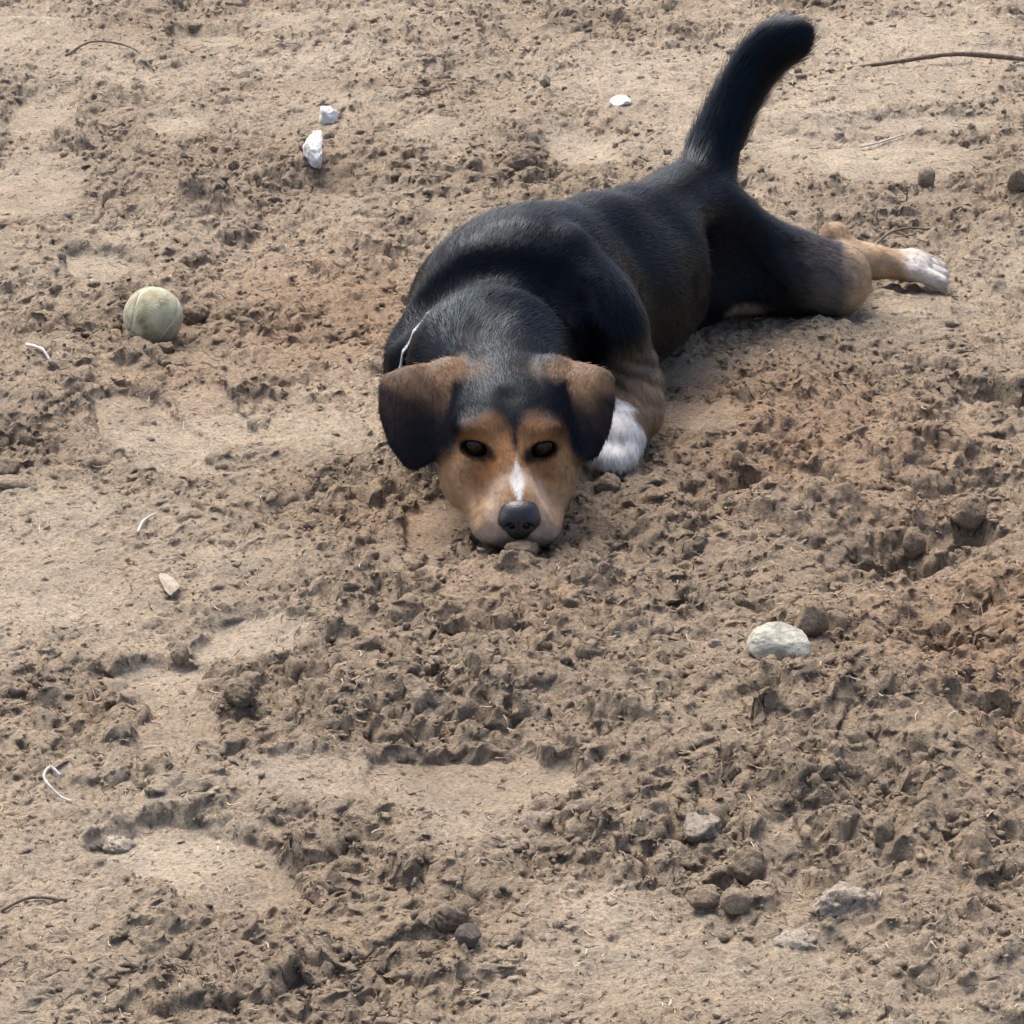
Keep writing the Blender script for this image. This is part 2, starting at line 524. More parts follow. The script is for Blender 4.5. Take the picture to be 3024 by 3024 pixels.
def coat(P):
    """coat colour of the dog at points on its skin (n,3)"""
    x, y, z = P[:, 0], P[:, 1], P[:, 2]
    n = fbm(x * 1.0 + z * 0.7, y + z * 0.9, 0.02, 3, 41) - 0.5
    n2 = (vn(x + z, y - z * 0.6, 0.006, 44) + vn(x * 1.4 - z, y + z * 0.8, 0.0025, 45)) * 0.5 - 0.5
    c = np.tile(np.array(BLACK, np.float32), (len(P), 1))
    body = y > 3.13
    # slightly brown cast along the flank and the tail underside
    # dusty foreleg
    d, h = seg_dist(P, (0.10, 3.295, 0.115), (0.135, 3.285, 0.045))
    leg = (1 - sstep(0.040, 0.062, d + n * 0.02)) * sstep(0.05, 0.6, h + n * 0.3) * (y > 3.2)
    c = mixa(c, DUST, leg * 0.95)
    d, h = seg_dist(P, (0.132, 3.275, 0.036), (0.108, 3.20, 0.020))
    fore = (1 - sstep(0.034, 0.046, d)) * (x > 0.075) * (y > 3.15)
    c = mixa(c, (0.27, 0.18, 0.105), fore * 0.8)
    pw = (1 - sstep(0.032, 0.044, d)) * sstep(0.40, 0.60, h + n * 0.5 + (0.110 - x) * 9) * (x > 0.07) * (y > 3.15) * (y < 3.29)
    c = mixa(c, WHITE, pw)
    # hind leg: grey fade to tan at the knee, tan hock, white toes
    kn = sstep(0.290, 0.385, x + n * 0.03 + (z - 0.05) * 0.10) * (y > 3.5) * (z < 0.16)
    c = mixa(c, (0.15, 0.128, 0.110), kn * 0.7)
    kn2 = np.maximum(sstep(0.368, 0.398, x + n * 0.018), ((x > 0.35) & (y > 3.77))) * (y > 3.5) * (z < 0.16)
    c = mixa(c, (0.36, 0.25, 0.155), kn2 * 0.92)
    toe = sstep(0.452, 0.474, x + n * 0.015) * (y > 3.6)
    c = mixa(c, (0.52, 0.485, 0.44), toe * np.clip(0.95 + n * 0.8, 0, 1))
    # pale belly hair by the groin and white chest
    g = np.exp(-(((x - 0.262) / 0.035) ** 2 + ((y - 3.635) / 0.06) ** 2 + ((z - 0.018) / 0.016) ** 2))
    c = mixa(c, (0.26, 0.205, 0.155), sstep(0.45, 0.95, g + n * 0.6))
    ch = (1 - sstep(0.02, 0.06, z + n * 0.02)) * (np.abs(x) < 0.09) * (y > 3.1) * (y < 3.42) * (x < 0.07)
    c = mixa(c, WHITE, ch * 0.9)
    # ---- head: lateral offset from the midline and a coordinate from nose (0) to poll (1)
    head = (y < 3.135) & (z < 0.2)
    mid = 0.007 - (y - 2.96) * 0.085
    lx = x - mid; al = np.abs(lx)
    s = ((y - 2.96) * 0.40 + (z - 0.047) * 0.92) / 0.14
    f = np.tile(np.array(BLACK, np.float32), (len(P), 1))
    nn = n * 0.010 + n2 * 0.004
    # tan face: below a line that arcs over each brow
    lim = 0.560 + 0.09 * np.exp(-((al - 0.021) / 0.016) ** 2) - 0.20 * sstep(0.046, 0.064, al)
    tan = 1 - sstep(-0.15, 0.12, s - lim + nn * 11)
    # black wedge on the forehead midline
    wedge = (1 - sstep(0.2, 1.3, (al + nn * 0.9) / (0.0022 + 0.026 * np.clip(s - 0.40, 0, 1)))) * sstep(0.30, 0.44, s)
    tan = tan * (1 - wedge)
    tcol = mixa(np.tile(np.array(TAN, np.float32), (len(P), 1)), LIGHT_TAN, sstep(0.30, 0.0, s) if False else (1 - sstep(0.02, 0.30, s)) * 0.75)
    tcol = mixa(tcol, LIGHT_TAN, sstep(0.032, 0.055, al) * (1 - sstep(0.25, 0.5, s)) * 0.7)
    tcol = mixa(tcol, (0.24, 0.10, 0.038), np.exp(-((al - 0.026) / 0.014) ** 2 - ((s - 0.30) / 0.07) ** 2) * 0.6)
    f = mixa(f, tcol, tan)
    # brown-grey temples behind the brows, at the ear roots
    tp = np.exp(-((al - 0.030) / 0.014) ** 2 - ((s - 1.02) / 0.07) ** 2)
    f = mixa(f, (0.09, 0.062, 0.045), tp * 0.75 * (z > 0.1))
    # white blaze and lips
    bw = 0.0011 + 0.0068 * np.exp(-((s - 0.22) / 0.10) ** 2)
    blaze = (1 - sstep(0.5, 1.25, (al + np.abs(n2) * 0.005) / bw)) * sstep(0.04, 0.09, s) * (1 - 0.65 * sstep(0.30, 0.42, s)) * (1 - sstep(0.36, 0.48, s))
    f = mixa(f, WHITE, blaze * 0.95)
    ring = np.exp(-((np.sqrt((lx / 0.030) ** 2 + ((s - 0.03) / 0.27) ** 2) - 0.85) / 0.22) ** 2)
    f = mixa(f, (0.56, 0.46, 0.37), ring * 0.45 * (y < 3.02))
    lip = (1 - sstep(-0.13, -0.05, s + nn * 3)) * (y < 3.04)
    f = mixa(f, (0.33, 0.28, 0.235), lip * 0.75)
    lip2 = (1 - sstep(-0.23, -0.13, s + nn * 3)) * (1 - sstep(0.030, 0.042, al))
    f = mixa(f, (0.05, 0.045, 0.045), lip2 * 0.8)
    # dark rims round the eyes
    for (ex, ey, ez) in EYES:
        sgn = 1 if ex < 0 else -1
        q = np.sqrt(((x - ex * 0.97) / 0.0185) ** 2 + ((z - ez + 0.002 + sgn * 0.05 * (x - ex)) / 0.0106) ** 2) + (y > 3.055)
        f = mixa(f, (0.012, 0.009, 0.008), (1 - sstep(0.75, 1.15, q + n2 * 0.25)) * 0.95)
    # ears
    ear = sstep(0.062, 0.068, al + (z - 0.10) * 0.25) * (z > 0.058)
    ecol = np.tile(np.array((0.010, 0.008, 0.009), np.float32), (len(P), 1))
    tf = np.clip((al - 0.045) / 0.075, 0, 1); band = 0.028 * (1 - tf) + 0.005
    et = 1 - sstep(0.30, 1.55, (0.153 - 0.016 * tf - z - n * 0.012) / band)
    ecol = mixa(ecol, (0.030, 0.019, 0.015), sstep(0.085, 0.125, z + n * 0.03) * 0.8)
    ecol = mixa(ecol, (0.190, 0.116, 0.064), et * (1 - 0.55 * tf))
    f = mixa(f, ecol, ear)
    ir = np.exp(-((al - 0.047) / 0.012) ** 2 - ((z - 0.147) / 0.010) ** 2)
    f = mixa(f, (0.18, 0.115, 0.068), sstep(0.2, 0.9, ir))
    t = (1 - sstep(3.105, 3.130, y + n * 0.02)) * head
    c = np.where(t[:, None] > 0, c + (f - c) * t[:, None], c)
    return np.clip(c * (1 + n2 * 0.6 + n * 0.5)[:, None], 0.004, 0.95).astype(np.float32)


def coat_flow(P, Nn):
    """hair direction and length at skin points"""
    x, y, z = P[:, 0], P[:, 1], P[:, 2]
    D = np.tile(np.array((0.40, 0.85, -0.25), np.float32), (len(P), 1))
    # sides of the body: hair slopes down
    D[:, 2] -= 0.5 * (1 - sstep(0.08, 0.20, z))
    hd = (1 - sstep(3.10, 3.16, y))
    H = np.stack([(x + 0.002) * 9, np.full_like(x, 0.8), 0.55 - (z < 0.05) * 0.7], 1)
    H = np.where((np.abs(x + 0.01) > 0.066)[:, None] & (z > 0.055)[:, None], np.stack([np.sign(x) * 0.15, -0.25 + 0 * x, -1 + 0 * x], 1), H)
    D = D * (1 - hd[:, None]) + H * hd[:, None]
    # foreleg down, hind leg outward
    fl = ((x > 0.09) & (y < 3.33) & (y > 3.15))[:, None]
    D = np.where(fl, np.array((0.15, -0.35, -1.0), np.float32), D)
    hl = ((x > 0.29) & (y > 3.5) & (z < 0.13))[:, None]
    D = np.where(hl, np.array((1.0, 0.15, -0.25), np.float32), D)
    ln = np.full(len(P), 0.0085, np.float32)
    ln = ln + 0.003 * np.exp(-(((y - 3.2) / 0.05) ** 2))
    ln = np.where(hd > 0.5, 0.0052, ln)
    ln = np.where(y < 3.03, 0.0045, ln)
    ln = np.where(y < 2.985, 0.0035, ln)
    ln = np.where(fl[:, 0] & (z < 0.07), 0.009, ln)
    ln = np.where((x > 0.37) & (y > 3.5) & (z < 0.13), 0.0045, ln)
    for (ex, ey, ez) in EYES:
        q = np.sqrt(((x - ex) / 0.018) ** 2 + ((z - ez) / 0.011) ** 2) + (y > 3.06)
        ln = np.where(q < 1, 0.0022, ln)
    # tail
    best = np.full(len(P), 9.0, np.float32)
    for (a, ra), (b, rb) in zip(TAIL[3:-1], TAIL[4:]):
        d, h = seg_dist(P, a, b)
        m = (d < best) & (d < 0.045) & (z > 0.185) & (y > 3.6)
        v = np.array(b) - np.array(a); v = v / np.linalg.norm(v)
        D = np.where(m[:, None], v.astype(np.float32), D)
        ln = np.where(m, 0.018, ln)
        best = np.where(m, d, best)
    D = D + 0.0
    # clumps and stray direction
    for i in range(3):
        D[:, i] += (vn(x + z * 1.3, y + z * 0.7, 0.022, 50 + i) - 0.5) * 0.45 + (vn(x + z * 1.3, y + z * 0.7, 0.005, 55 + i) - 0.5) * 0.22
    D -= Nn * (D * Nn).sum(1)[:, None]
    D /= np.linalg.norm(D, axis=1)[:, None] + 1e-6
    return D, ln


def make_fur(name, V, Q, Nn, count, parent, mat):
    A = (V[Q[:, 1]] - V[Q[:, 0]]); Bv = (V[Q[:, 3]] - V[Q[:, 0]])
    area = np.linalg.norm(np.cross(A, Bv), axis=1)
    ctr = V[Q].mean(1)
    w = area * np.where(ctr[:, 1] < 3.13, 2.6, 1.0)
    w = np.where((ctr[:, 2] > 0.185) & (ctr[:, 1] > 3.6), w * 2.0, w)
    w = np.where((ctr[:, 2] < 0.003), 0, w)
    fi = rng.choice(len(Q), size=count, p=w / w.sum())
    a = rng.random((count, 1), dtype=np.float32); b = rng.random((count, 1), dtype=np.float32)
    q = Q[fi]
    P = (V[q[:, 0]] * (1 - a) + V[q[:, 1]] * a) * (1 - b) + (V[q[:, 3]] * (1 - a) + V[q[:, 2]] * a) * b
    Nr = Nn[q].mean(1); Nr /= np.linalg.norm(Nr, axis=1)[:, None] + 1e-9
    D, ln = coat_flow(P, Nr)
    ln = ln * (0.65 + 0.6 * rng.random(count))
    guard = rng.random(count) < np.where((P[:, 2] > 0.17) & (P[:, 1] > 3.6), 0.12, 0.05)
    ln = np.where(guard, ln * 1.35, ln)
    lift = np.where(guard, 0.45, 0.10 + 0.16 * rng.random(count))[:, None]
    jit = rng.normal(0, 0.08, (count, 3)).astype(np.float32)
    k = 4
    pts = np.empty((count, k, 3), np.float32)
    d0 = D + Nr * lift * 1.5 + jit
    d0 /= np.linalg.norm(d0, axis=1)[:, None]
    pts[:, 0] = P - Nr * 0.0006
    cur = pts[:, 0].copy(); dr = d0.copy()
    for i in range(1, k):
        cur = cur + dr * (ln / (k - 1))[:, None]
        pts[:, i] = cur
        dr = dr * 0.75 + D * 0.35 - Nr * 0.10
        dr /= np.linalg.norm(dr, axis=1)[:, None]
    pts[:, :, 2] = np.maximum(pts[:, :, 2], 0.001)
    hc = bpy.data.hair_curves.new(name)
    hc.add_curves([k] * count)
    hc.points.foreach_set('position', pts.ravel())
    r = np.tile(np.array([0.00020, 0.00018, 0.00013, 0.00004], np.float32), count)
    ra = hc.attributes.get('radius') or hc.attributes.new('radius', 'FLOAT', 'POINT')
    ra.data.foreach_set('value', r)
    cols = coat(P) * (0.8 + 0.4 * rng.random((count, 1), dtype=np.float32))
    ca = hc.attributes.new('coat', 'FLOAT_COLOR', 'CURVE')
    c4 = np.ones((count, 4), np.float32); c4[:, :3] = cols
    ca.data.foreach_set('color', c4.ravel())
    na = hc.attributes.new('lie', 'FLOAT_VECTOR', 'CURVE')
    al_ = P[:, 0] * 0.42 + P[:, 1] * 0.9; ac_ = P[:, 0] * 0.9 - P[:, 1] * 0.42 + P[:, 2] * 0.8
    body_ = ((P[:, 1] > 3.12) & ~((P[:, 2] > 0.17) & (P[:, 1] > 3.62))).astype(np.float32)
    w1 = (vn(ac_, al_ * 0.18, 0.0045, 57) - 0.5) * 0.55 + (vn(ac_, al_ * 0.6, 0.022, 58) - 0.5) * 0.75
    w2 = (vn(P[:, 0] + P[:, 2], P[:, 1], 0.035, 59) - 0.5) * 0.3
    Nr = Nr + (w1 * body_)[:, None] * np.array((0.72, -0.34, 0.6), np.float32) + (w2 * body_)[:, None] * np.array((0.42, 0.9, 0), np.float32)
    na.data.foreach_set('vector', (Nr + jit * 0.4).astype(np.float32).ravel())
    hc.materials.append(mat)
    o = bpy.data.objects.new(name, hc)
    C.objects.link(o)
    o.parent = parent
    return o


def build_dog():
    m_skin, nt, b = new_mat('dog_coat')
    at = N(nt, 'ShaderNodeAttribute', attribute_name='coat')
    nt.links.new(at.outputs['Color'], b.inputs['Base Color'])
    b.inputs['Roughness'].default_value = 0.5
    b.inputs['Specular IOR Level'].default_value = 0.06
    m_fur, nt, b = new_mat('dog_fur')
    at = N(nt, 'ShaderNodeAttribute', attribute_name='coat')
    nt.links.new(at.outputs['Color'], b.inputs['Base Color'])
    b.inputs['Roughness'].default_value = 0.32
    b.inputs['Specular IOR Level'].default_value = 0.20
    b.inputs['Specular Tint'].default_value = (0.50, 0.76, 1.0, 1)  # blue of the sky's sheen put into the fur's specular tint
    lie = N(nt, 'ShaderNodeAttribute', attribute_name='lie')
    ge = N(nt, 'ShaderNodeNewGeometry')
    sc1 = N(nt, 'ShaderNodeVectorMath', operation='SCALE'); sc1.inputs['Scale'].default_value = 0.28
    nt.links.new(ge.outputs['Normal'], sc1.inputs[0])
    ad = N(nt, 'ShaderNodeVectorMath', operation='ADD')
    nt.links.new(lie.outputs['Vector'], ad.inputs[0]); nt.links.new(sc1.outputs[0], ad.inputs[1])
    nm = N(nt, 'ShaderNodeVectorMath', operation='NORMALIZE')
    nt.links.new(ad.outputs[0], nm.inputs[0]); nt.links.new(nm.outputs[0], b.inputs['Normal'])
    root = empty('dog', (0.1, 3.35, 0.0))
    tag(root, 'black and tan dog with floppy ears lying flat on the sand, chin down, tail raised', 'dog')
    V, Q, Nn = grow(dog_prims(), (-0.18, 2.92, -0.03), (0.54, 3.86, 0.37), 0.0021, fold_warp)
    m = mesh_np('body', V - np.array(root.location, np.float32), Q)
    col_attr(m, 'coat', coat(V))
    body = obj('body', m, m_skin, root)
    fur = make_fur('fur', V, Q, Nn, 260000, body, m_fur)
    fur.location = -root.location
    # eyes
    m_eye, nt, b = new_mat('dog_eye')
    tc = N(nt, 'ShaderNodeTexCoord')
    sp = N(nt, 'ShaderNodeSeparateXYZ'); nt.links.new(tc.outputs['Object'], sp.inputs[0])
    cm = N(nt, 'ShaderNodeCombineXYZ'); nt.links.new(sp.outputs[0], cm.inputs[0]); nt.links.new(sp.outputs[2], cm.inputs[1])
    lg = N(nt, 'ShaderNodeVectorMath', operation='LENGTH'); nt.links.new(cm.outputs[0], lg.inputs[0])
    mu = N(nt, 'ShaderNodeMath', operation='MULTIPLY'); mu.inputs[1].default_value = 60; nt.links.new(lg.outputs['Value'], mu.inputs[0])
    ir = ramp(nt, mu.outputs[0], [(0.16, (0.002, 0.002, 0.002)), (0.20, (0.026, 0.013, 0.007)), (0.38, (0.018, 0.009, 0.005)), (0.46, (0.004, 0.003, 0.003))])
    nt.links.new(ir.outputs[0], b.inputs['Base Color'])
    b.inputs['Roughness'].default_value = 0.02
    b.inputs['Specular IOR Level'].default_value = 0.26
    for (ex, ey, ez) in EYES:
        V2, Q2, _ = grow([ellipsoid((0, 0, 0), (0.0140, 0.0132, 0.0132)), ellipsoid((0, -0.0052, 0), (0.0090, 0.0090, 0.0090), 0.003)],
                         (-0.018,) * 3, (0.018,) * 3, 0.0011)
        obj('eye', mesh_np('eye', V2, Q2), m_eye, root, Vector((ex * 0.97, ey + 0.0012, ez - 0.0012)) - root.location)
    # nose
    m_nose, nt, b = new_mat('dog_nose')
    tc = N(nt, 'ShaderNodeTexCoord')
    vo = N(nt, 'ShaderNodeTexVoronoi'); vo.inputs['Scale'].default_value = 620
    nt.links.new(tc.outputs['Object'], vo.inputs['Vector'])
    bump(nt, b, vo.outputs['Distance'], 0.35, 0.0007)
    b.inputs['Base Color'].default_value = (0.009, 0.009, 0.011, 1)
    b.inputs['Roughness'].default_value = 0.42
    pr = [ellipsoid((0, 0, 0.004), (0.0185, 0.0135, 0.0120), 0.004),
          ellipsoid((0, -0.003, -0.008), (0.0125, 0.0100, 0.0125), 0.010),
          ellipsoid((0, 0.006, 0.009), (0.0150, 0.0120, 0.0075), 0.008)]
    for s in (-1, 1):
        pr.append(ellipsoid((s * 0.0125, -0.005, -0.001), (0.0075, 0.0090, 0.0080), 0.005))
        pr.append(ellipsoid((s * 0.0088, -0.0135, -0.0035), (0.0040, 0.0070, 0.0034), 0.0025, 's', rz=s * 0.5))
        pr.append(cone((s * 0.0110, -0.0125, -0.0045), (s * 0.0185, -0.007, -0.0075), 0.0018, 0.0014, 0.002, 's'))
    pr.append(cone((0, -0.0150, 0.0), (0, -0.014, -0.020), 0.0010, 0.0012, 0.002, 's'))
    V3, Q3, _ = grow(pr, (-0.024,) * 3, (0.024, 0.024, 0.024), 0.0009)
    obj('nose', mesh_np('nose', V3, Q3), m_nose, root, Vector((0.0068, 2.961, 0.0425)) - root.location)
    # pale collar showing at the side of the neck
    m_col = plain_material('collar_webbing', [(0.3, (0.30, 0.30, 0.30)), (0.7, (0.52, 0.52, 0.51))], 300, 0.8, 900, 0.0008)
    V4, F4 = [], []
    n = 72
    cx, cy, cz = -0.030, 3.222, 0.085
    for i in range(n):
        a = 2 * math.pi * i / n
        for (dr, dy) in ((0.0, -0.006), (0.0016, -0.006), (0.0016, 0.006), (0.0, 0.006)):
            r = 0.0835 + dr * (1 + 0.5 * math.sin(a * 9)) + 0.0012 * math.sin(a * 23)
            V4.append((cx + math.cos(a) * r, cy + dy + math.sin(a) * 0.022, max(cz + math.sin(a) * r, 0.004)))
    for i in range(n):
        for k in range(4):
            F4.append((i * 4 + k, ((i + 1) % n) * 4 + k, ((i + 1) % n) * 4 + (k + 1) % 4, i * 4 + (k + 1) % 4))
    col = obj('collar', mesh_np('collar', np.array(V4, np.float32) - np.array(root.location, np.float32), F4), m_col, root)
    return root


build_dog()
#__DOGEND__
# ------------------------------------------------------------------ the ground: trodden, dug-over sandy soil
def axis(core_lo, core_hi, step_fn, far_lo, far_hi):
    v = [core_lo]
    while v[-1] < core_hi:
        v.append(v[-1] + step_fn(v[-1]))
    s = step_fn(core_lo); a = [core_lo]
    while a[-1] > far_lo:
        s *= 1.10; a.append(a[-1] - s)
    s = step_fn(core_hi); b = [v[-1]]
    while b[-1] < far_hi:
        s *= 1.10; b.append(b[-1] + s)
    return np.array(a[:0:-1] + v + b[1:], np.float64)


GX = axis(-0.86, 0.86, lambda x: 0.0020, -80, 80)
GY = axis(1.98, 5.35, lambda y: 0.0019 + (y - 1.98) * 0.0011, -40, 120)
XX, YY = np.meshgrid(GX, GY)          # rows follow y
XX = XX.astype(np.float32); YY = YY.astype(np.float32)


def blob(x, y, rx, ry, rot=0.0, p=2.0, wob=0.0, seed=80):
    c, s = math.cos(rot), math.sin(rot)
    dx, dy = XX - x, YY - y
    u = (dx * c + dy * s) / rx; v = (-dx * s + dy * c) / ry
    d = (np.abs(u) ** p + np.abs(v) ** p) ** (1 / p)
    if wob:
        d = d + (fbm(XX, YY, 0.035, 3, seed) - 0.5) * wob
    return d


def gauss(*a, **k):
    return np.exp(-blob(*a, **k) ** 2)


# macro relief (mounds +, dug pits -): x, y, rx, ry, height
RELIEF = [(0.30, 3.36, 0.16, 0.18, 0.012), (0.26, 3.50, 0.10, 0.05, 0.004), (0.37, 3.62, 0.06, 0.03, 0.006),
          (0.528, 3.434, 0.045, 0.030, -0.050), (0.243, 3.185, 0.036, 0.024, -0.034), (0.317, 3.170, 0.022, 0.018, -0.026),
          (0.365, 2.985, 0.055, 0.04, -0.030), (0.446, 3.03, 0.022, 0.025, -0.034), (0.401, 2.81, 0.07, 0.06, -0.030),
          (0.33, 2.60, 0.09, 0.09, 0.024), (0.50, 2.75, 0.08, 0.10, 0.030), (0.30, 3.07, 0.10, 0.05, 0.020),
          (-0.395, 4.09, 0.07, 0.07, 0.034), (-0.24, 4.25, 0.04, 0.06, -0.030), (-0.04, 2.69, 0.10, 0.06, 0.018),
          (-0.03, 2.60, 0.09, 0.025, -0.012), (0.09, 2.87, 0.18, 0.06, 0.010), (-0.52, 3.22, 0.05, 0.05, -0.020),
          (0.23, 2.385, 0.035, 0.05, -0.016), (0.12, 2.42, 0.07, 0.02, 0.012), (-0.42, 3.55, 0.10, 0.03, 0.010),
          (0.24, 2.25, 0.05, 0.03, 0.014), (-0.30, 2.20, 0.08, 0.03, 0.010), (0.0, 4.26, 0.07, 0.05, 0.014),
          (-0.55, 4.85, 0.10, 0.05, 0.016), (-0.30, 4.95, 0.12, 0.05, -0.014), (0.36, 2.20, 0.06, 0.05, 0.010),
          (0.0, 2.930, 0.030, 0.012, 0.012), (0.29, 3.16, 0.012, 0.03, 0.016), (0.42, 3.25, 0.07, 0.06, 0.018)]
# smooth trodden places and prints: x, y, rx, ry, rot, depth, exponent
PRINTS = [(-0.655, 4.60, 0.052, 0.12, 0.1, 0.016, 2.4), (-0.63, 4.21, 0.072, 0.15, 0.0, 0.008, 3), (-0.485, 3.862, 0.052, 0.062, 0.25, 0.015, 2.5),
          (-0.465, 4.52, 0.042, 0.06, 0.0, 0.010, 3), (-0.46, 5.05, 0.055, 0.06, 0.3, 0.014, 2.5), (0.091, 4.36, 0.060, 0.115, 0.0, 0.012, 2.2),
          (-0.375, 3.320, 0.050, 0.115, 0.55, 0.014, 2.6), (-0.315, 3.37, 0.035, 0.075, 0.4, 0.009, 2.6), (-0.235, 2.807, 0.052, 0.060, 0.0, 0.009, 2.2),
          (-0.311, 2.72, 0.041, 0.045, 0.0, 0.009, 2.3), (-0.286, 2.622, 0.034, 0.062, 0.1, 0.009, 2.5), (-0.035, 2.520, 0.085, 0.062, -0.12, 0.013, 2.5),
          (-0.16, 2.510, 0.07, 0.040, 0.0, 0.008, 2.2), (-0.250, 2.385, 0.052, 0.100, 0.80, 0.013, 2.8), (0.215, 2.39, 0.022, 0.050, 0.0, 0.010, 2.2),
          (0.56, 4.52, 0.10, 0.05, 0.08, 0.014, 3), (0.50, 4.33, 0.105, 0.11, 0.0, 0.006, 2.4), (-0.075, 3.06, 0.030, 0.085, -0.1, 0.010, 2.2),
          (0.188, 3.50, 0.045, 0.05, 0.0, 0.004, 2.2), (0.20, 3.335, 0.04, 0.05, 0.3, 0.002, 2.2), (0.31, 3.17, 0.02, 0.035, 0.0, 0.008, 2.2)]
FLATS = [(-0.478, 3.15, 0.09, 0.11), (-0.44, 2.94, 0.12, 0.13), (-0.335, 2.32, 0.09, 0.09), (0.075, 2.30, 0.06, 0.045),
         (0.05, 2.20, 0.08, 0.05), (0.53, 4.68, 0.12, 0.10), (0.66, 5.0, 0.12, 0.17), (0.37, 4.43, 0.06, 0.11), (-0.72, 5.1, 0.09, 0.12),
         (0.14, 4.80, 0.15, 0.20), (-0.02, 2.42, 0.06, 0.04), (-0.42, 2.16, 0.09, 0.08), (0.25, 4.62, 0.06, 0.09), (-0.10, 4.42, 0.06, 0.06),
         (0.42, 2.17, 0.06, 0.04), (-0.20, 3.30, 0.05, 0.06), (0.40, 3.72, 0.1, 0.05)]
ROUGH = [(0.33, 3.05, 0.22, 0.25), (0.40, 2.72, 0.16, 0.22), (-0.04, 2.66, 0.16, 0.12), (-0.40, 4.10, 0.12, 0.14), (-0.23, 4.27, 0.07, 0.10),
         (-0.53, 3.22, 0.09, 0.08), (-0.18, 3.15, 0.07, 0.10), (0.0, 4.25, 0.12, 0.10), (-0.41, 2.70, 0.10, 0.12), (0.3, 3.4, 0.15, 0.1),
         (-0.22, 2.62, 0.06, 0.06), (-0.15, 2.33, 0.09, 0.07), (0.18, 2.40, 0.12, 0.08), (-0.40, 3.62, 0.13, 0.06), (-0.1, 2.22, 0.14, 0.08)]

core = ((np.abs(XX) < 1.2) & (YY > 1.6) & (YY < 6.5)).astype(np.float32)
near_dog = np.clip(gauss(0.10, 3.38, 0.30, 0.42) * 1.3, 0, 1)
macro = (fbm(XX, YY, 0.45, 3, 1) - 0.5) * 0.050 * (1 - 0.8 * near_dog)
macro += (fbm(XX, YY, 0.09, 3, 4) - 0.5) * 0.028 * (1 - 0.5 * near_dog)
for x, y, rx, ry, hgt in RELIEF:
    macro += hgt * (1.35 if x > 0.22 and 2.5 < y < 3.3 else 1.0) * gauss(x, y, rx, ry)
# sharp-sided holes scratched out by the dog
for x, y, rx, ry, dp in ((0.545, 3.45, 0.050, 0.030, 0.055), (0.243, 3.19, 0.032, 0.018, 0.035), (0.320, 3.17, 0.016, 0.015, 0.030),
                         (0.378, 2.985, 0.045, 0.022, 0.036), (0.446, 3.03, 0.022, 0.020, 0.036), (0.40, 2.80, 0.05, 0.025, 0.028)):
    macro -= dp * (1 - sstep(0.0, 1.35, blob(x, y, rx, ry, 0.0, 2.0, 0.8, 83)))
# the dog has settled a little way into the soil
macro = np.where(blob(0.11, 3.45, 0.10, 0.30, -0.48) < 1.3, np.minimum(macro, 0.004), macro)
macro -= 0.006 * gauss(0.0, 3.02, 0.05, 0.06)

R = 0.58 + (fbm(XX, YY, 0.22, 3, 11) - 0.5) * 1.2
for x, y, rx, ry in ROUGH:
    R += 0.45 * gauss(x, y, rx, ry)
for x, y, rx, ry in FLATS:
    R -= 0.62 * gauss(x, y, rx, ry)
R = np.clip(R, 0.05, 1.0).astype(np.float32)
S = np.zeros_like(R)                        # print mask
depth = np.zeros_like(R)
for i, (x, y, rx, ry, rot, dp, pw) in enumerate(PRINTS):
    d = blob(x, y, rx * 1.12, ry * 1.12, rot, pw) + (fbm(XX, YY, 0.09, 2, 80 + i % 3) - 0.5) * 0.34 + (fbm(XX, YY, 0.016, 2, 85) - 0.5) * (0.09 if y < 3.6 else 0.02)
    far_ = min(max((y - 2.4) / 2.4, 0), 1)
    m = 1 - sstep(0.87 - 0.16 * far_, 1.02 + 0.05 * far_, d)
    S = np.maximum(S, m)
    depth = np.maximum(depth, m * dp * (1.2 - 0.25 * far_))
    depth -= 0.35 * dp * np.exp(-((d - 1.2) / 0.14) ** 2) * (1 - S)      # pushed-up lip
patch = np.clip(0.35 + 2.4 * (fbm(XX, YY, 0.055, 3, 14) - 0.22), 0.35, 1.3)      # soft places between the clumps
R2 = (R * (1 - 0.92 * S) * patch).astype(np.float32)

hgt = macro - depth
WX = XX + (fbm(XX, YY, 0.02, 2, 24) - 0.5) * 0.016
WY = YY + (fbm(XX, YY, 0.02, 2, 26) - 0.5) * 0.016
hgt += (fbm(XX, YY, 0.04, 3, 21, 0.6) - 0.5) * 0.018 * R2
for cell, amp, sd_ in ((0.032, 0.0115, 27), (0.015, 0.0090, 28), (0.0075, 0.0066, 29)):
    hgt += (np.abs(vn(WX, WY, cell, sd_) - 0.5) * 2 - 0.5) * amp * (R2 * 1.1 if cell > 0.01 else (0.28 + 0.9 * R2) * (1 - 0.7 * S))
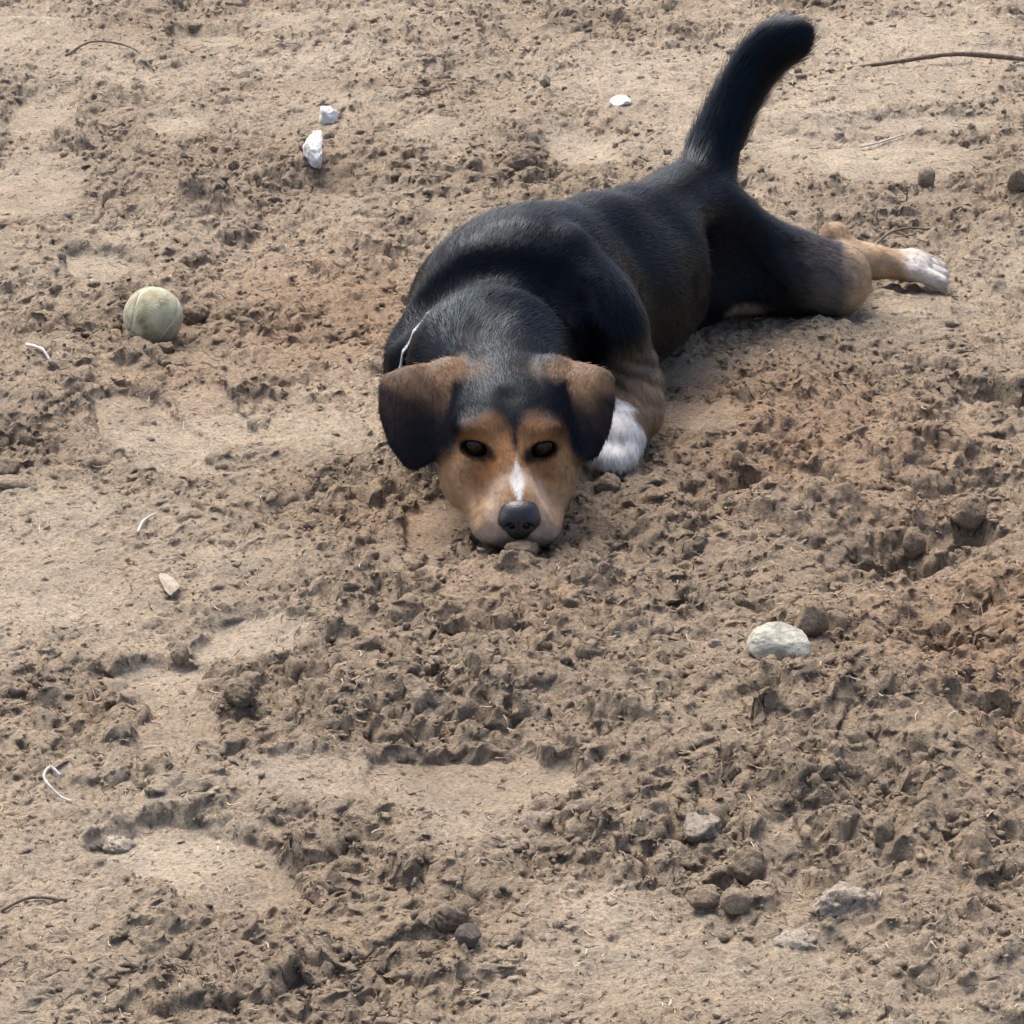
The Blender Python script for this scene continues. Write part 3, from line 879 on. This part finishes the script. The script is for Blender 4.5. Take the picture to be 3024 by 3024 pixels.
# lumps of every size pressed into one another
NL = 34000
ly = 1.95 + (5.4 - 1.95) * rng.random(NL) ** 1.35
lx = (rng.random(NL) - 0.5) * 2 * (0.20 * ly + 0.10)
lr = 0.0032 * (1 - rng.random(NL)) ** (-0.55)
lr = np.clip(lr, 0.003, 0.016) * (0.85 + 0.12 * (ly - 2))
xi = np.searchsorted(GX, lx); yi = np.searchsorted(GY, ly)
keep = (R2[yi, xi] ** 1.6 > rng.random(NL) * 1.0) & (xi > 30) & (xi < len(GX) - 30) & (yi > 30) & (yi < len(GY) - 30)
big = hgt.copy()
for k in np.nonzero(keep)[0]:
    r = lr[k]; cx, cy = lx[k], ly[k]
    a = rng.random() * 3.14; asp = 0.6 + 0.7 * rng.random()
    i0, i1 = np.searchsorted(GX, (cx - r * 1.35, cx + r * 1.35)); j0, j1 = np.searchsorted(GY, (cy - r * 1.35, cy + r * 1.35))
    if i1 - i0 < 2 or j1 - j0 < 2:
        continue
    dx = (GX[i0:i1] - cx)[None, :]; dy = (GY[j0:j1] - cy)[:, None]
    u = (dx * math.cos(a) + dy * math.sin(a)) / r; v = (-dx * math.sin(a) + dy * math.cos(a)) / (r * asp)
    p = 1.6 + 1.6 * rng.random()
    q = 1 - (np.abs(u) ** p + np.abs(v) ** p)
    tx, ty = rng.normal(0, 0.35, 2)
    top = hgt[yi[k], xi[k]] + r * (0.54 * np.maximum(q, 0) ** 0.75 - 0.20 + u * tx * 0.5 + v * ty * 0.5)
    sub = big[j0:j1, i0:i1]
    np.maximum(sub, np.where(q > 0, top, -9), out=sub)
hgt = big
for ax in (0, 1):
    hgt = 0.76 * hgt + 0.12 * (np.roll(hgt, 1, ax) + np.roll(hgt, -1, ax))
rough_now = R2
hgt += (fbm(XX, YY, 0.010, 3, 31, 0.65) - 0.5) * 0.0112 * (0.45 + 0.55 * rough_now) * (1 - 0.6 * S)
# sideways shear makes small overhangs and crumbled edges
sx = (fbm(XX, YY, 0.018, 3, 35) - 0.5) * 0.014 * (0.15 + 0.85 * rough_now) * core
sy = (fbm(XX, YY, 0.018, 3, 38) - 0.5) * 0.019 * (0.15 + 0.85 * rough_now) * core
sy = sy + (vn(XX, hgt * 2.2, 0.009, 36) - 0.5) * 0.009 * core
sx = sx + (vn(YY, hgt * 1.6, 0.007, 37) - 0.5) * 0.006 * core
edge = np.clip(1 - (np.maximum(np.abs(XX) - 2, 0) + np.maximum(np.abs(YY - 3.5) - 4, 0)) / 20, 0.2, 1)
hgt = hgt * edge

# soil colour: dry pale crust on trodden places, browner loose soil, reddish sand that was dug up
DRY, MID, RED, MOIST = ((0.425, 0.363, 0.280), (0.322, 0.261, 0.190), (0.332, 0.229, 0.149), (0.238, 0.187, 0.136))
n = fbm(XX, YY, 0.16, 4, 61)
dry = np.clip(0.85 * (1 - R) - 0.12 + (n - 0.5) * 0.9 + 0.55 * S + 0.25 * np.clip(YY - 3.9, 0, 1), 0, 1)[..., None]
red = np.zeros_like(R)
for x, y, rx, ry, w in ((0.28, 3.30, 0.22, 0.22, 0.8), (-0.03, 3.05, 0.14, 0.12, 0.7), (-0.20, 3.70, 0.16, 0.25, 0.8), (0.48, 2.75, 0.16, 0.20, 1.0),
                        (0.02, 2.87, 0.12, 0.08, 0.4), (-0.35, 3.45, 0.12, 0.08, 0.5), (0.36, 3.1, 0.12, 0.1, 0.5)):
    red = np.maximum(red, w * gauss(x, y, rx, ry))
red = np.clip(red * (0.5 + 1.0 * fbm(XX, YY, 0.08, 3, 66)), 0, 1)[..., None]
moist = (np.clip(R - 0.45, 0, 1) * 1.1 * fbm(XX, YY, 0.06, 3, 70))[..., None]
scol = np.array(MID, np.float32) * np.ones((*R.shape, 1), np.float32)
scol = scol + (np.array(DRY, np.float32) - scol) * dry
scol = scol + (np.array(MOIST, np.float32) - scol) * np.clip(moist, 0, 1)
scol = scol + (np.array(RED, np.float32) - scol) * red * 0.85
scol *= (0.86 + 0.28 * fbm(XX, YY, 0.03, 3, 73))[..., None]


def ground_z(x, y):
    i = int(np.clip(np.searchsorted(GX, x), 1, len(GX) - 2)); j = int(np.clip(np.searchsorted(GY, y), 1, len(GY) - 2))
    return float(hgt[j - 1:j + 2, i - 1:i + 2].mean())


def soil_at(x, y):
    i = np.clip(np.searchsorted(GX, x), 0, len(GX) - 1); j = np.clip(np.searchsorted(GY, y), 0, len(GY) - 1)
    return scol[j, i], hgt[j, i], R2[j, i]


def build_ground():
    V = np.stack([XX + sx, YY + sy, hgt], -1).reshape(-1, 3)
    ny, nx = XX.shape
    a = (np.arange(ny - 1)[:, None] * nx + np.arange(nx - 1)[None, :]).ravel()
    F = np.stack([a, a + 1, a + nx + 1, a + nx], 1)
    m = mesh_np('ground', V, F)
    col_attr(m, 'soil', scol.reshape(-1, 3))
    g = obj('ground', m, M_soil)
    g['kind'] = 'structure'
    g['label'] = 'trodden and dug-over sandy brown soil with shoe prints'
    return g


def ico(sub):
    import bmesh
    bm = bmesh.new()
    bmesh.ops.create_icosphere(bm, subdivisions=sub, radius=1)
    V = np.array([v.co[:] for v in bm.verts], np.float32)
    F = np.array([[v.index for v in f.verts] for f in bm.faces], np.int32)
    bm.free()
    return V, F


def build_crumbs():
    V0, F0 = ico(1)
    n = 90000
    y = 1.97 + (5.3 - 1.97) * rng.random(n) ** 1.5
    x = (rng.random(n) - 0.5) * 2 * (0.175 * y + 0.06)
    c, z, r2 = soil_at(x, y)
    ok = rng.random(n) < (0.06 + 0.62 * r2 ** 1.3)
    x, y, z, c = x[ok], y[ok], z[ok], c[ok]
    x, y, z, c = (q[:26000] for q in (x, y, z, c))
    n = len(x)
    r = np.clip(0.0012 * (1 - rng.random(n)) ** (-0.36), 0.0012, 0.0052) * (0.75 + 0.2 * (y - 2))
    sc = rng.uniform(0.6, 1.3, (n, 1, 3)) * r[:, None, None]
    jit = rng.normal(1, 0.34, (n, len(V0), 1))
    q = V0[None] * jit * sc
    a = rng.random(n) * 6.28; ca, sa = np.cos(a)[:, None], np.sin(a)[:, None]
    q = np.stack([q[..., 0] * ca - q[..., 1] * sa, q[..., 0] * sa + q[..., 1] * ca, q[..., 2] * 0.8], -1)
    P = np.stack([x, y, z - r * 0.05], -1)[:, None, :] + q
    F = (F0[None] + (np.arange(n) * len(V0))[:, None, None]).reshape(-1, 3)
    m = mesh_np('soil_crumbs', P.reshape(-1, 3), F, True)
    cc = np.repeat(c * rng.uniform(0.85, 1.2, (n, 1)), len(V0), 0)
    col_attr(m, 'soil', cc)
    o = obj('soil_crumbs', m, M_soil)
    o['kind'] = 'stuff'
    o['label'] = 'loose crumbs of brown soil scattered over the ground'


def build_fibres():
    n = 5200
    y = 1.97 + (5.2 - 1.97) * rng.random(n) ** 1.4
    x = (rng.random(n) - 0.5) * 2 * (0.175 * y + 0.06)
    dog = ((x - 0.1) / 0.16) ** 2 + ((y - 3.38) / 0.42) ** 2 < 1
    x, y = x[~dog], y[~dog]; n = len(x)
    c, z, r2 = soil_at(x, y)
    k = 5
    ln = rng.uniform(0.004, 0.017, n) * (0.8 + 0.25 * (y - 2))
    a = rng.random(n) * 6.28; cv = rng.normal(0, 0.5, n)
    pts = np.empty((n, k, 3), np.float32)
    px, py = x.copy(), y.copy()
    for i in range(k):
        gz = soil_at(px, py)[1]
        pts[:, i] = np.stack([px, py, np.maximum(gz, z - 0.001) + 0.0012], -1)
        px = px + np.cos(a) * ln / k; py = py + np.sin(a) * ln / k; a = a + cv / k * 2
    hc = bpy.data.hair_curves.new('plant_fibres')
    hc.add_curves([k] * n)
    hc.points.foreach_set('position', pts.ravel())
    rad = np.repeat(rng.uniform(0.00022, 0.0005, n), k).astype(np.float32)
    ra = hc.attributes.get('radius') or hc.attributes.new('radius', 'FLOAT', 'POINT')
    ra.data.foreach_set('value', rad)
    pale = rng.random(n)[:, None]
    col = np.where(pale > 0.42, np.array((0.50, 0.41, 0.29)), np.array((0.07, 0.05, 0.035))) * rng.uniform(0.6, 1.2, (n, 1))
    ca = hc.attributes.new('coat', 'FLOAT_COLOR', 'CURVE')
    c4 = np.ones((n, 4), np.float32); c4[:, :3] = col
    ca.data.foreach_set('color', c4.ravel())
    m, nt, b = new_mat('dry_fibre')
    at = N(nt, 'ShaderNodeAttribute', attribute_name='coat')
    nt.links.new(at.outputs['Color'], b.inputs['Base Color'])
    b.inputs['Roughness'].default_value = 0.85
    hc.materials.append(m)
    o = bpy.data.objects.new('plant_fibres', hc)
    C.objects.link(o)
    o['kind'] = 'stuff'
    o['label'] = 'short bits of dry root and straw strewn over the soil'


build_ground()
build_crumbs()
build_fibres()

# ------------------------------------------------------------------ things lying on the soil
M_clod = plain_material('clod_soil', [(0.25, (0.150, 0.105, 0.072)), (0.5, (0.235, 0.170, 0.118)), (0.75, (0.32, 0.245, 0.175))], 70, 0.95, 330, 0.004, 0.1)
M_dark = plain_material('dark_pebble', [(0.25, (0.060, 0.052, 0.048)), (0.7, (0.14, 0.118, 0.10))], 90, 0.9, 300, 0.003, 0.2)
M_stone = plain_material('pale_stone', [(0.25, (0.20, 0.195, 0.15)), (0.5, (0.37, 0.36, 0.295)), (0.75, (0.53, 0.515, 0.44))], 75, 0.85, 160, 0.0035, 0.25)
M_chalk = plain_material('chalky_lump', [(0.3, (0.33, 0.27, 0.21)), (0.55, (0.50, 0.44, 0.37)), (0.8, (0.68, 0.64, 0.58))], 110, 0.92, 240, 0.004, 0.15)
M_white = plain_material('white_scrap', [(0.32, (0.30, 0.26, 0.21)), (0.46, (0.60, 0.59, 0.57)), (0.75, (0.76, 0.76, 0.76))], 60, 0.75, 200, 0.002, 0.3)
M_wood = plain_material('weathered_wood', [(0.3, (0.24, 0.20, 0.155)), (0.7, (0.40, 0.345, 0.28))], 90, 0.9, 300, 0.002, 0.2)
M_bark = plain_material('dark_bark', [(0.3, (0.075, 0.055, 0.042)), (0.7, (0.21, 0.165, 0.130))], 120, 0.9, 400, 0.002, 0.2)
M_root = plain_material('pale_root', [(0.3, (0.33, 0.30, 0.26)), (0.7, (0.62, 0.60, 0.57))], 120, 0.8, 400, 0.001, 0.2)


def rock(name, x, y, rad, mat, label, cat, seed, cuts=9, sink=0.25, rot=0.0, rough=0.10, sub=4, tilt=0.0, group=None, zoff=0.0, boxy=1.0):
    """lump with flat broken faces; rad = half sizes"""
    g = np.random.default_rng(seed)
    V, F = ico(sub)
    V = V.copy()
    V = np.sign(V) * np.abs(V) ** boxy; V /= np.abs(V).max() ** 0.5
    V = V.astype(np.float32)
    for _ in range(cuts):
        d = g.normal(0, 1, 3); d /= np.linalg.norm(d)
        h = g.uniform(0.62, 0.9)
        s = V @ d - h
        V -= np.maximum(s, 0)[:, None] * d[None].astype(np.float32) * 0.92
    q = V * 3.0
    nz = fbm(q[:, 0] + q[:, 2] * 1.7, q[:, 1] - q[:, 2] * 1.3, 1.6, 4, 90 + seed % 5, 0.6) - 0.5
    nf = fbm(q[:, 0] * 1.3 - q[:, 2] * 2.1, q[:, 1] * 1.2 + q[:, 2] * 1.9, 0.55, 3, 96, 0.65) - 0.5
    V = V * (1 + nz * rough * 4 + nf * rough * 1.8)[:, None]
    V = V * np.array(rad, np.float32)
    ms = mesh_np(name, V, F)
    if mat is M_clod or mat is M_chalk:
        sc_ = soil_at(np.array([x]), np.array([y]))[0][0]
        if mat is M_chalk:
            sc_ = sc_ * 0.62 + np.array((0.66, 0.61, 0.54)) * 0.38
        col_attr(ms, 'soil', np.tile(sc_ * 0.92, (len(V), 1)))
        mat = M_soil
    o = obj(name, ms, mat)
    o.rotation_euler = (tilt, tilt * 0.4, rot)
    o.location = (x, y, ground_z(x, y) + rad[2] * (1 - 2 * sink) + zoff)
    tag(o, label, cat, group)
    return o


def tube_mesh(name, pts, rad, sides=8, knots=0.0, seed=3):
    g = np.random.default_rng(seed)
    pts = np.array(pts, np.float64); n = len(pts)
    V, F = [], []
    for i in range(n):
        t = pts[min(i + 1, n - 1)] - pts[max(i - 1, 0)]; t /= np.linalg.norm(t)
        u = np.cross(t, (0, 0, 1)); u /= np.linalg.norm(u) + 1e-9
        w = np.cross(u, t)
        r = rad[i] * (1 + knots * g.normal(0, 1))
        for k in range(sides):
            a = 2 * math.pi * k / sides
            V.append(pts[i] + (u * math.cos(a) + w * math.sin(a)) * r * (1 + knots * 0.5 * g.normal(0, 1)))
    for i in range(n - 1):
        for k in range(sides):
            F.append((i * sides + k, i * sides + (k + 1) % sides, (i + 1) * sides + (k + 1) % sides, (i + 1) * sides + k))
    for e, c in ((0, pts[0]), (n - 1, pts[-1])):
        V.append(c); ci = len(V) - 1
        for k in range(sides):
            a, b = e * sides + k, e * sides + (k + 1) % sides
            F.append((ci, b, a, a) if e == 0 else (ci, a, b, b))
    m = bpy.data.meshes.new(name)
    m.from_pydata([tuple(v) for v in V], [], [tuple(dict.fromkeys(f)) for f in F])
    m.polygons.foreach_set('use_smooth', [True] * len(m.polygons))
    m.update()
    return m


def stick(name, xy, r0, r1, mat, label, cat, lift=0.0, n=24, knots=0.08, seed=1, follow=True):
    P = [(x, y, (ground_z(x, y) if follow else 0) + dz) for x, y, dz in xy]
    P = smooth_path(P, n)
    base = P[0].copy()
    rad = np.linspace(r0, r1, n)
    o = obj(name, tube_mesh(name, P - base, rad, 8, knots, seed), mat, None, tuple(base + np.array((0, 0, lift))))
    tag(o, label, cat)
    return o


def build_ball():
    r = 0.0335
    x, y = -0.402, 3.60
    root = empty('tennis_ball', (x, y, 0.0))
    tag(root, 'worn dirty greenish grey tennis ball resting in the loose soil', 'ball')
    bc = Vector((0, 0, 0.027))
    m, nt, b = new_mat('worn_felt')
    tc = N(nt, 'ShaderNodeTexCoord')
    n1 = noise_node(nt, 75, 5, 0.65, tc.outputs['Object'])
    r1 = ramp(nt, n1.outputs[0], [(0.30, (0.23, 0.20, 0.135)), (0.46, (0.40, 0.392, 0.265)), (0.72, (0.53, 0.525, 0.38))])
    n2 = noise_node(nt, 28, 3, 0.6, tc.outputs['Object'])
    r2 = ramp(nt, n2.outputs[0], [(0.35, (0.66, 0.60, 0.52)), (0.62, (1.05, 1.06, 1.05))])
    nt.links.new(mixc(nt, r1.outputs[0], r2.outputs[0], 1.0, 'MULTIPLY'), b.inputs['Base Color'])
    b.inputs['Roughness'].default_value = 1.0
    b.inputs['Specular IOR Level'].default_value = 0.05
    b.inputs['Sheen Weight'].default_value = 0.25
    h = noise_node(nt, 420, 4, 0.7, tc.outputs['Object'])
    bump(nt, b, h.outputs[0], 0.8, 0.002)
    # seam curve of a tennis ball
    t = np.linspace(0, 2 * math.pi, 160, endpoint=False)
    a_, b_ = 0.75, 0.25
    cv = np.stack([a_ * np.cos(t) + b_ * np.cos(3 * t), a_ * np.sin(t) - b_ * np.sin(3 * t), 2 * math.sqrt(a_ * b_) * np.sin(2 * t)], 1)
    cv /= np.linalg.norm(cv, axis=1)[:, None]
    from mathutils import Euler
    Rm = np.array(Euler((3.5085, 5.3673, 3.9203)).to_matrix())
    cv = (cv @ Rm.T).astype(np.float32)
    V, F = ico(6)
    d = np.full(len(V), 9.0, np.float32)
    for s in range(0, len(V), 4096):
        d[s:s + 4096] = np.sqrt(((V[s:s + 4096, None] - cv[None]) ** 2).sum(2)).min(1)
    V = V * (r * (1 - 0.055 * np.exp(-(d / 0.055) ** 2)))[:, None]
    felt = obj('felt', mesh_np('felt', V, F), m, root, bc)
    ms = plain_material('seam_rubber', [(0.3, (0.40, 0.39, 0.32)), (0.7, (0.66, 0.65, 0.57))], 120, 0.8, 500, 0.0005, 0.2)
    pts = np.concatenate([cv, cv[:2]]) * (r * 0.950)
    obj('seam', tube_mesh('seam', pts, [0.0013] * len(pts), 6), ms, root, bc)


build_ball()

ST = 'loose stones and clods'
rock('stone', 0.236, 2.722, (0.029, 0.022, 0.023), M_stone, 'pale grey angular stone half buried in the soil right of the dog', 'stone', 14, 12, 0.36, 0.25, 0.035, 5, boxy=0.88)
rock('soil_clod', 0.266, 2.765, (0.017, 0.016, 0.020), M_clod, 'upright brown clod just behind the pale grey stone', 'clod', 21, 8, 0.15, 0.6, 0.08, group=ST, zoff=-0.005)
rock('pebble', 0.182, 2.766, (0.0065, 0.005, 0.005), M_chalk, 'small pale pebble left of the grey angular stone', 'pebble', 23, 5, 0.3, group=ST)
rock('pebble', -0.033, 2.232, (0.0095, 0.009, 0.0095), M_dark, 'dark rounded pebble near the bottom edge, left of centre', 'pebble', 24, 5, 0.2, group=ST)
rock('soil_clod', -0.045, 2.262, (0.014, 0.012, 0.012), M_clod, 'shaggy brown clod right behind the dark rounded pebble', 'clod', 25, 6, 0.2, 0.3, 0.16, group=ST)
rock('soil_clod', 0.172, 2.276, (0.0135, 0.012, 0.012), M_clod, 'angular brown clod with flat faces, right one of a pair low in the picture', 'clod', 26, 10, 0.15, 0.2, 0.05, group=ST)
rock('soil_clod', 0.146, 2.286, (0.016, 0.010, 0.009), M_clod, 'long low brown clod, left one of a pair low in the picture', 'clod', 27, 8, 0.15, 0.35, 0.07, group=ST, tilt=0.25)
rock('soil_clod', 0.292, 2.384, (0.010, 0.011, 0.015), M_clod, 'upright brown clod right of the smooth hollow', 'clod', 28, 8, 0.2, 0.1, 0.08, group=ST)
rock('chalky_lump', 0.150, 2.412, (0.014, 0.020, 0.011), M_chalk, 'long pale lump with white crust above the pair of clods', 'lump', 29, 8, 0.35, -0.7, 0.16, group=ST)
rock('chalky_lump', 0.212, 2.222, (0.020, 0.014, 0.011), M_chalk, 'low whitish lump near the bottom right', 'lump', 30, 7, 0.62, 0.3, 0.2, group=ST)
rock('chalky_lump', 0.250, 2.256, (0.026, 0.018, 0.015), M_chalk, 'larger crusty grey lump behind the low whitish lump', 'lump', 31, 7, 0.60, 0.4, 0.24, group=ST)
rock('soil_clod', 0.185, 2.352, (0.016, 0.013, 0.016), M_clod, 'big dark clod at the left rim of the smooth hollow', 'clod', 32, 7, 0.2, 0.5, 0.12, group=ST)
rock('soil_clod', 0.446, 3.068, (0.020, 0.018, 0.016), M_clod, 'brown clod at the edge of the dug pit near the right edge', 'clod', 33, 8, 0.2, 0.2, 0.1, group=ST)
rock('soil_clod', 0.388, 3.015, (0.013, 0.012, 0.016), M_clod, 'blocky clod between the dug pits right of the stone', 'clod', 34, 9, 0.2, 0.9, 0.08, group=ST)
rock('soil_clod', -0.236, 2.640, (0.015, 0.014, 0.012), M_clod, 'ragged brown clod right of the long shoe print on the left', 'clod', 35, 6, 0.2, 0.3, 0.15, group=ST)
rock('soil_clod', -0.298, 2.766, (0.009, 0.009, 0.011), M_clod, 'small tilted clod between the oval print and the long shoe print', 'clod', 36, 9, 0.2, 0.3, 0.06, group=ST)
rock('soil_clod', -0.362, 3.655, (0.017, 0.014, 0.014), M_clod, 'dark clod behind the tennis ball on its right', 'clod', 37, 7, 0.2, 0.2, 0.12, group=ST)
rock('soil_clod', -0.385, 3.548, (0.016, 0.010, 0.008), M_clod, 'ragged clod pressed against the front of the tennis ball', 'clod', 38, 6, 0.25, 0.2, 0.16, group=ST)
rock('soil_clod', 0.013, 4.235, (0.020, 0.020, 0.017), M_clod, "dark clod behind the dog's shoulder", 'clod', 39, 7, 0.2, 0.2, 0.14, group=ST)
rock('soil_clod', 0.648, 4.170, (0.016, 0.016, 0.019), M_clod, 'smooth squarish clod at the far right edge', 'clod', 40, 10, 0.2, 0.4, 0.04, group=ST)
rock('soil_clod', 0.536, 4.215, (0.014, 0.014, 0.016), M_clod, 'brown clod right of the smooth print behind the hind paw', 'clod', 41, 8, 0.2, 0.4, 0.06, group=ST)
rock('soil_clod', -0.518, 3.205, (0.017, 0.016, 0.013), M_clod, 'dark clod in the hollow at the left edge', 'clod', 42, 8, 0.15, 0.2, 0.1, group=ST)
rock('soil_clod', 0.006, 2.942, (0.018, 0.011, 0.009), M_clod, "lump of sand right under the dog's nose", 'clod', 43, 4, 0.2, 0.2, 0.18, group=ST)
rock('soil_clod', 0.095, 3.150, (0.014, 0.012, 0.011), M_clod, "ragged clod in front of the white forepaw", 'clod', 44, 5, 0.25, 0.2, 0.16, group=ST)
rock('white_scrap', -0.262, 4.315, (0.0130, 0.032, 0.014), M_white, 'long crumpled white scrap lying left of the mounded soil', 'scrap', 51, 9, 0.05, 0.10, 0.16, tilt=0.5, boxy=0.6)
rock('white_scrap', -0.254, 4.505, (0.0145, 0.012, 0.014), M_white, 'shorter white scrap lying just behind the long crumpled one', 'scrap', 52, 9, 0.2, 0.2, 0.2, boxy=0.6)
rock('white_flake', 0.150, 4.552, (0.0145, 0.019, 0.007), M_white, 'flat white flake on the soil behind the dog', 'flake', 53, 10, 0.2, 0.2, 0.06)
rock('white_flake', 0.046, 4.637, (0.008, 0.010, 0.011), M_chalk, 'tiny upright whitish flake left of the flat white one', 'flake', 54, 10, 0.1, 0.2, 0.08)
rock('wood_chip', -0.320, 2.915, (0.0075, 0.026, 0.004), M_wood, 'flat pale wood chip lying on the left above the oval print', 'wood chip', 55, 12, 0.15, 0.35, 0.07, boxy=0.6)
rock('bark_flake', -0.318, 2.437, (0.014, 0.012, 0.007), M_chalk, 'pinkish bark flake near the curled white root', 'bark flake', 56, 9, 0.3, 0.35, 0.2, tilt=0.3)
rock('bark_flake', -0.500, 3.165, (0.022, 0.012, 0.006), M_clod, 'grey bark strip beside the hollow at the left edge', 'bark flake', 57, 9, 0.1, 0.1, 0.06, tilt=0.2)
stick('stick', [(0.485, 4.775, 0.004), (0.56, 4.80, 0.010), (0.64, 4.83, 0.013), (0.70, 4.845, 0.012), (0.80, 4.85, 0.008), (0.88, 4.855, 0.006)],
      0.0026, 0.0048, M_bark, 'long thin dark stick lying at the upper right edge', 'stick', n=40)
stick('twig', [(-0.392, 2.293, 0.001), (-0.375, 2.304, 0.003), (-0.36, 2.303, 0.003), (-0.342, 2.296, 0.001)],
      0.0012, 0.0016, M_bark, 'dark bent twig lying low at the left edge', 'twig')
stick('root', [(-0.372, 2.505, 0.010), (-0.381, 2.512, 0.012), (-0.385, 2.500, 0.010), (-0.378, 2.487, 0.007), (-0.368, 2.478, 0.004), (-0.359, 2.473, 0.002)],
      0.0015, 0.0009, M_root, 'curled white root hooked out of the soil on the left', 'root', n=30, knots=0.03)
stick('twig', [(0.470, 4.42, 0.003), (0.50, 4.43, 0.004), (0.53, 4.445, 0.003)], 0.0018, 0.0010, M_root, 'thin whitish twig below the long dark stick', 'twig')
stick('splinter', [(-0.535, 3.53, 0.004), (-0.515, 3.505, 0.005), (-0.505, 3.49, 0.002)], 0.0022, 0.0015, M_root, 'pale straight splinter left of the tennis ball', 'splinter')
stick('splinter', [(-0.366, 3.06, 0.003), (-0.362, 3.085, 0.005), (-0.352, 3.10, 0.003)], 0.0016, 0.0010, M_root, 'small pale bent splinter between the ball and the wood chip', 'splinter')
stick('twig', [(0.435, 3.925, 0.003), (0.46, 3.97, 0.008), (0.49, 4.01, 0.008), (0.515, 4.005, 0.004)], 0.0018, 0.0014, M_bark, "thin dark crooked line behind the dog's hind foot", 'twig')  # bent dark tube laid along the soil behind the hind foot
stick('twig', [(0.150, 3.275, 0.010), (0.162, 3.272, 0.008), (0.172, 3.285, 0.006)], 0.0011, 0.0008, M_bark, "short dark twig at the dog's elbow", 'twig')
stick('twig', [(0.478, 4.00, 0.001), (0.488, 3.99, 0.003), (0.497, 3.985, 0.002)], 0.0013, 0.0010, M_bark, 'tiny dark twig on the smooth soil behind the hind foot', 'twig')
stick('twig', [(-0.655, 4.86, 0.003), (-0.62, 4.90, 0.010), (-0.56, 4.875, 0.008), (-0.52, 4.80, 0.003)], 0.0018, 0.0012, M_bark, 'thin arched dark twig in the upper left corner', 'twig')


def build_sprig():
    x, y = 0.497, 4.105
    z = ground_z(x, y)
    o = empty('dry_sprig', (x, y, z))
    tag(o, 'tiny dark dry sprig standing on the smooth soil behind the hind foot', 'sprig')
    obj('stem', tube_mesh('stem', smooth_path([(0, 0, -0.004), (0.001, 0, 0.010), (0.000, 0.002, 0.020)], 8), [0.0010] * 8, 6), M_bark, o)
    for p in (((0, 0, 0.012), (0.004, 0.001, 0.018), (0.006, 0.002, 0.024)), ((0, 0, 0.010), (-0.004, -0.002, 0.014), (-0.005, -0.001, 0.021)),
              ((0, 0, 0.001), (-0.012, -0.006, 0.003), (-0.026, -0.004, 0.004))):
        obj('branch', tube_mesh('branch', smooth_path(p, 7), np.linspace(0.0009, 0.0005, 7), 5), M_bark, o)


build_sprig()
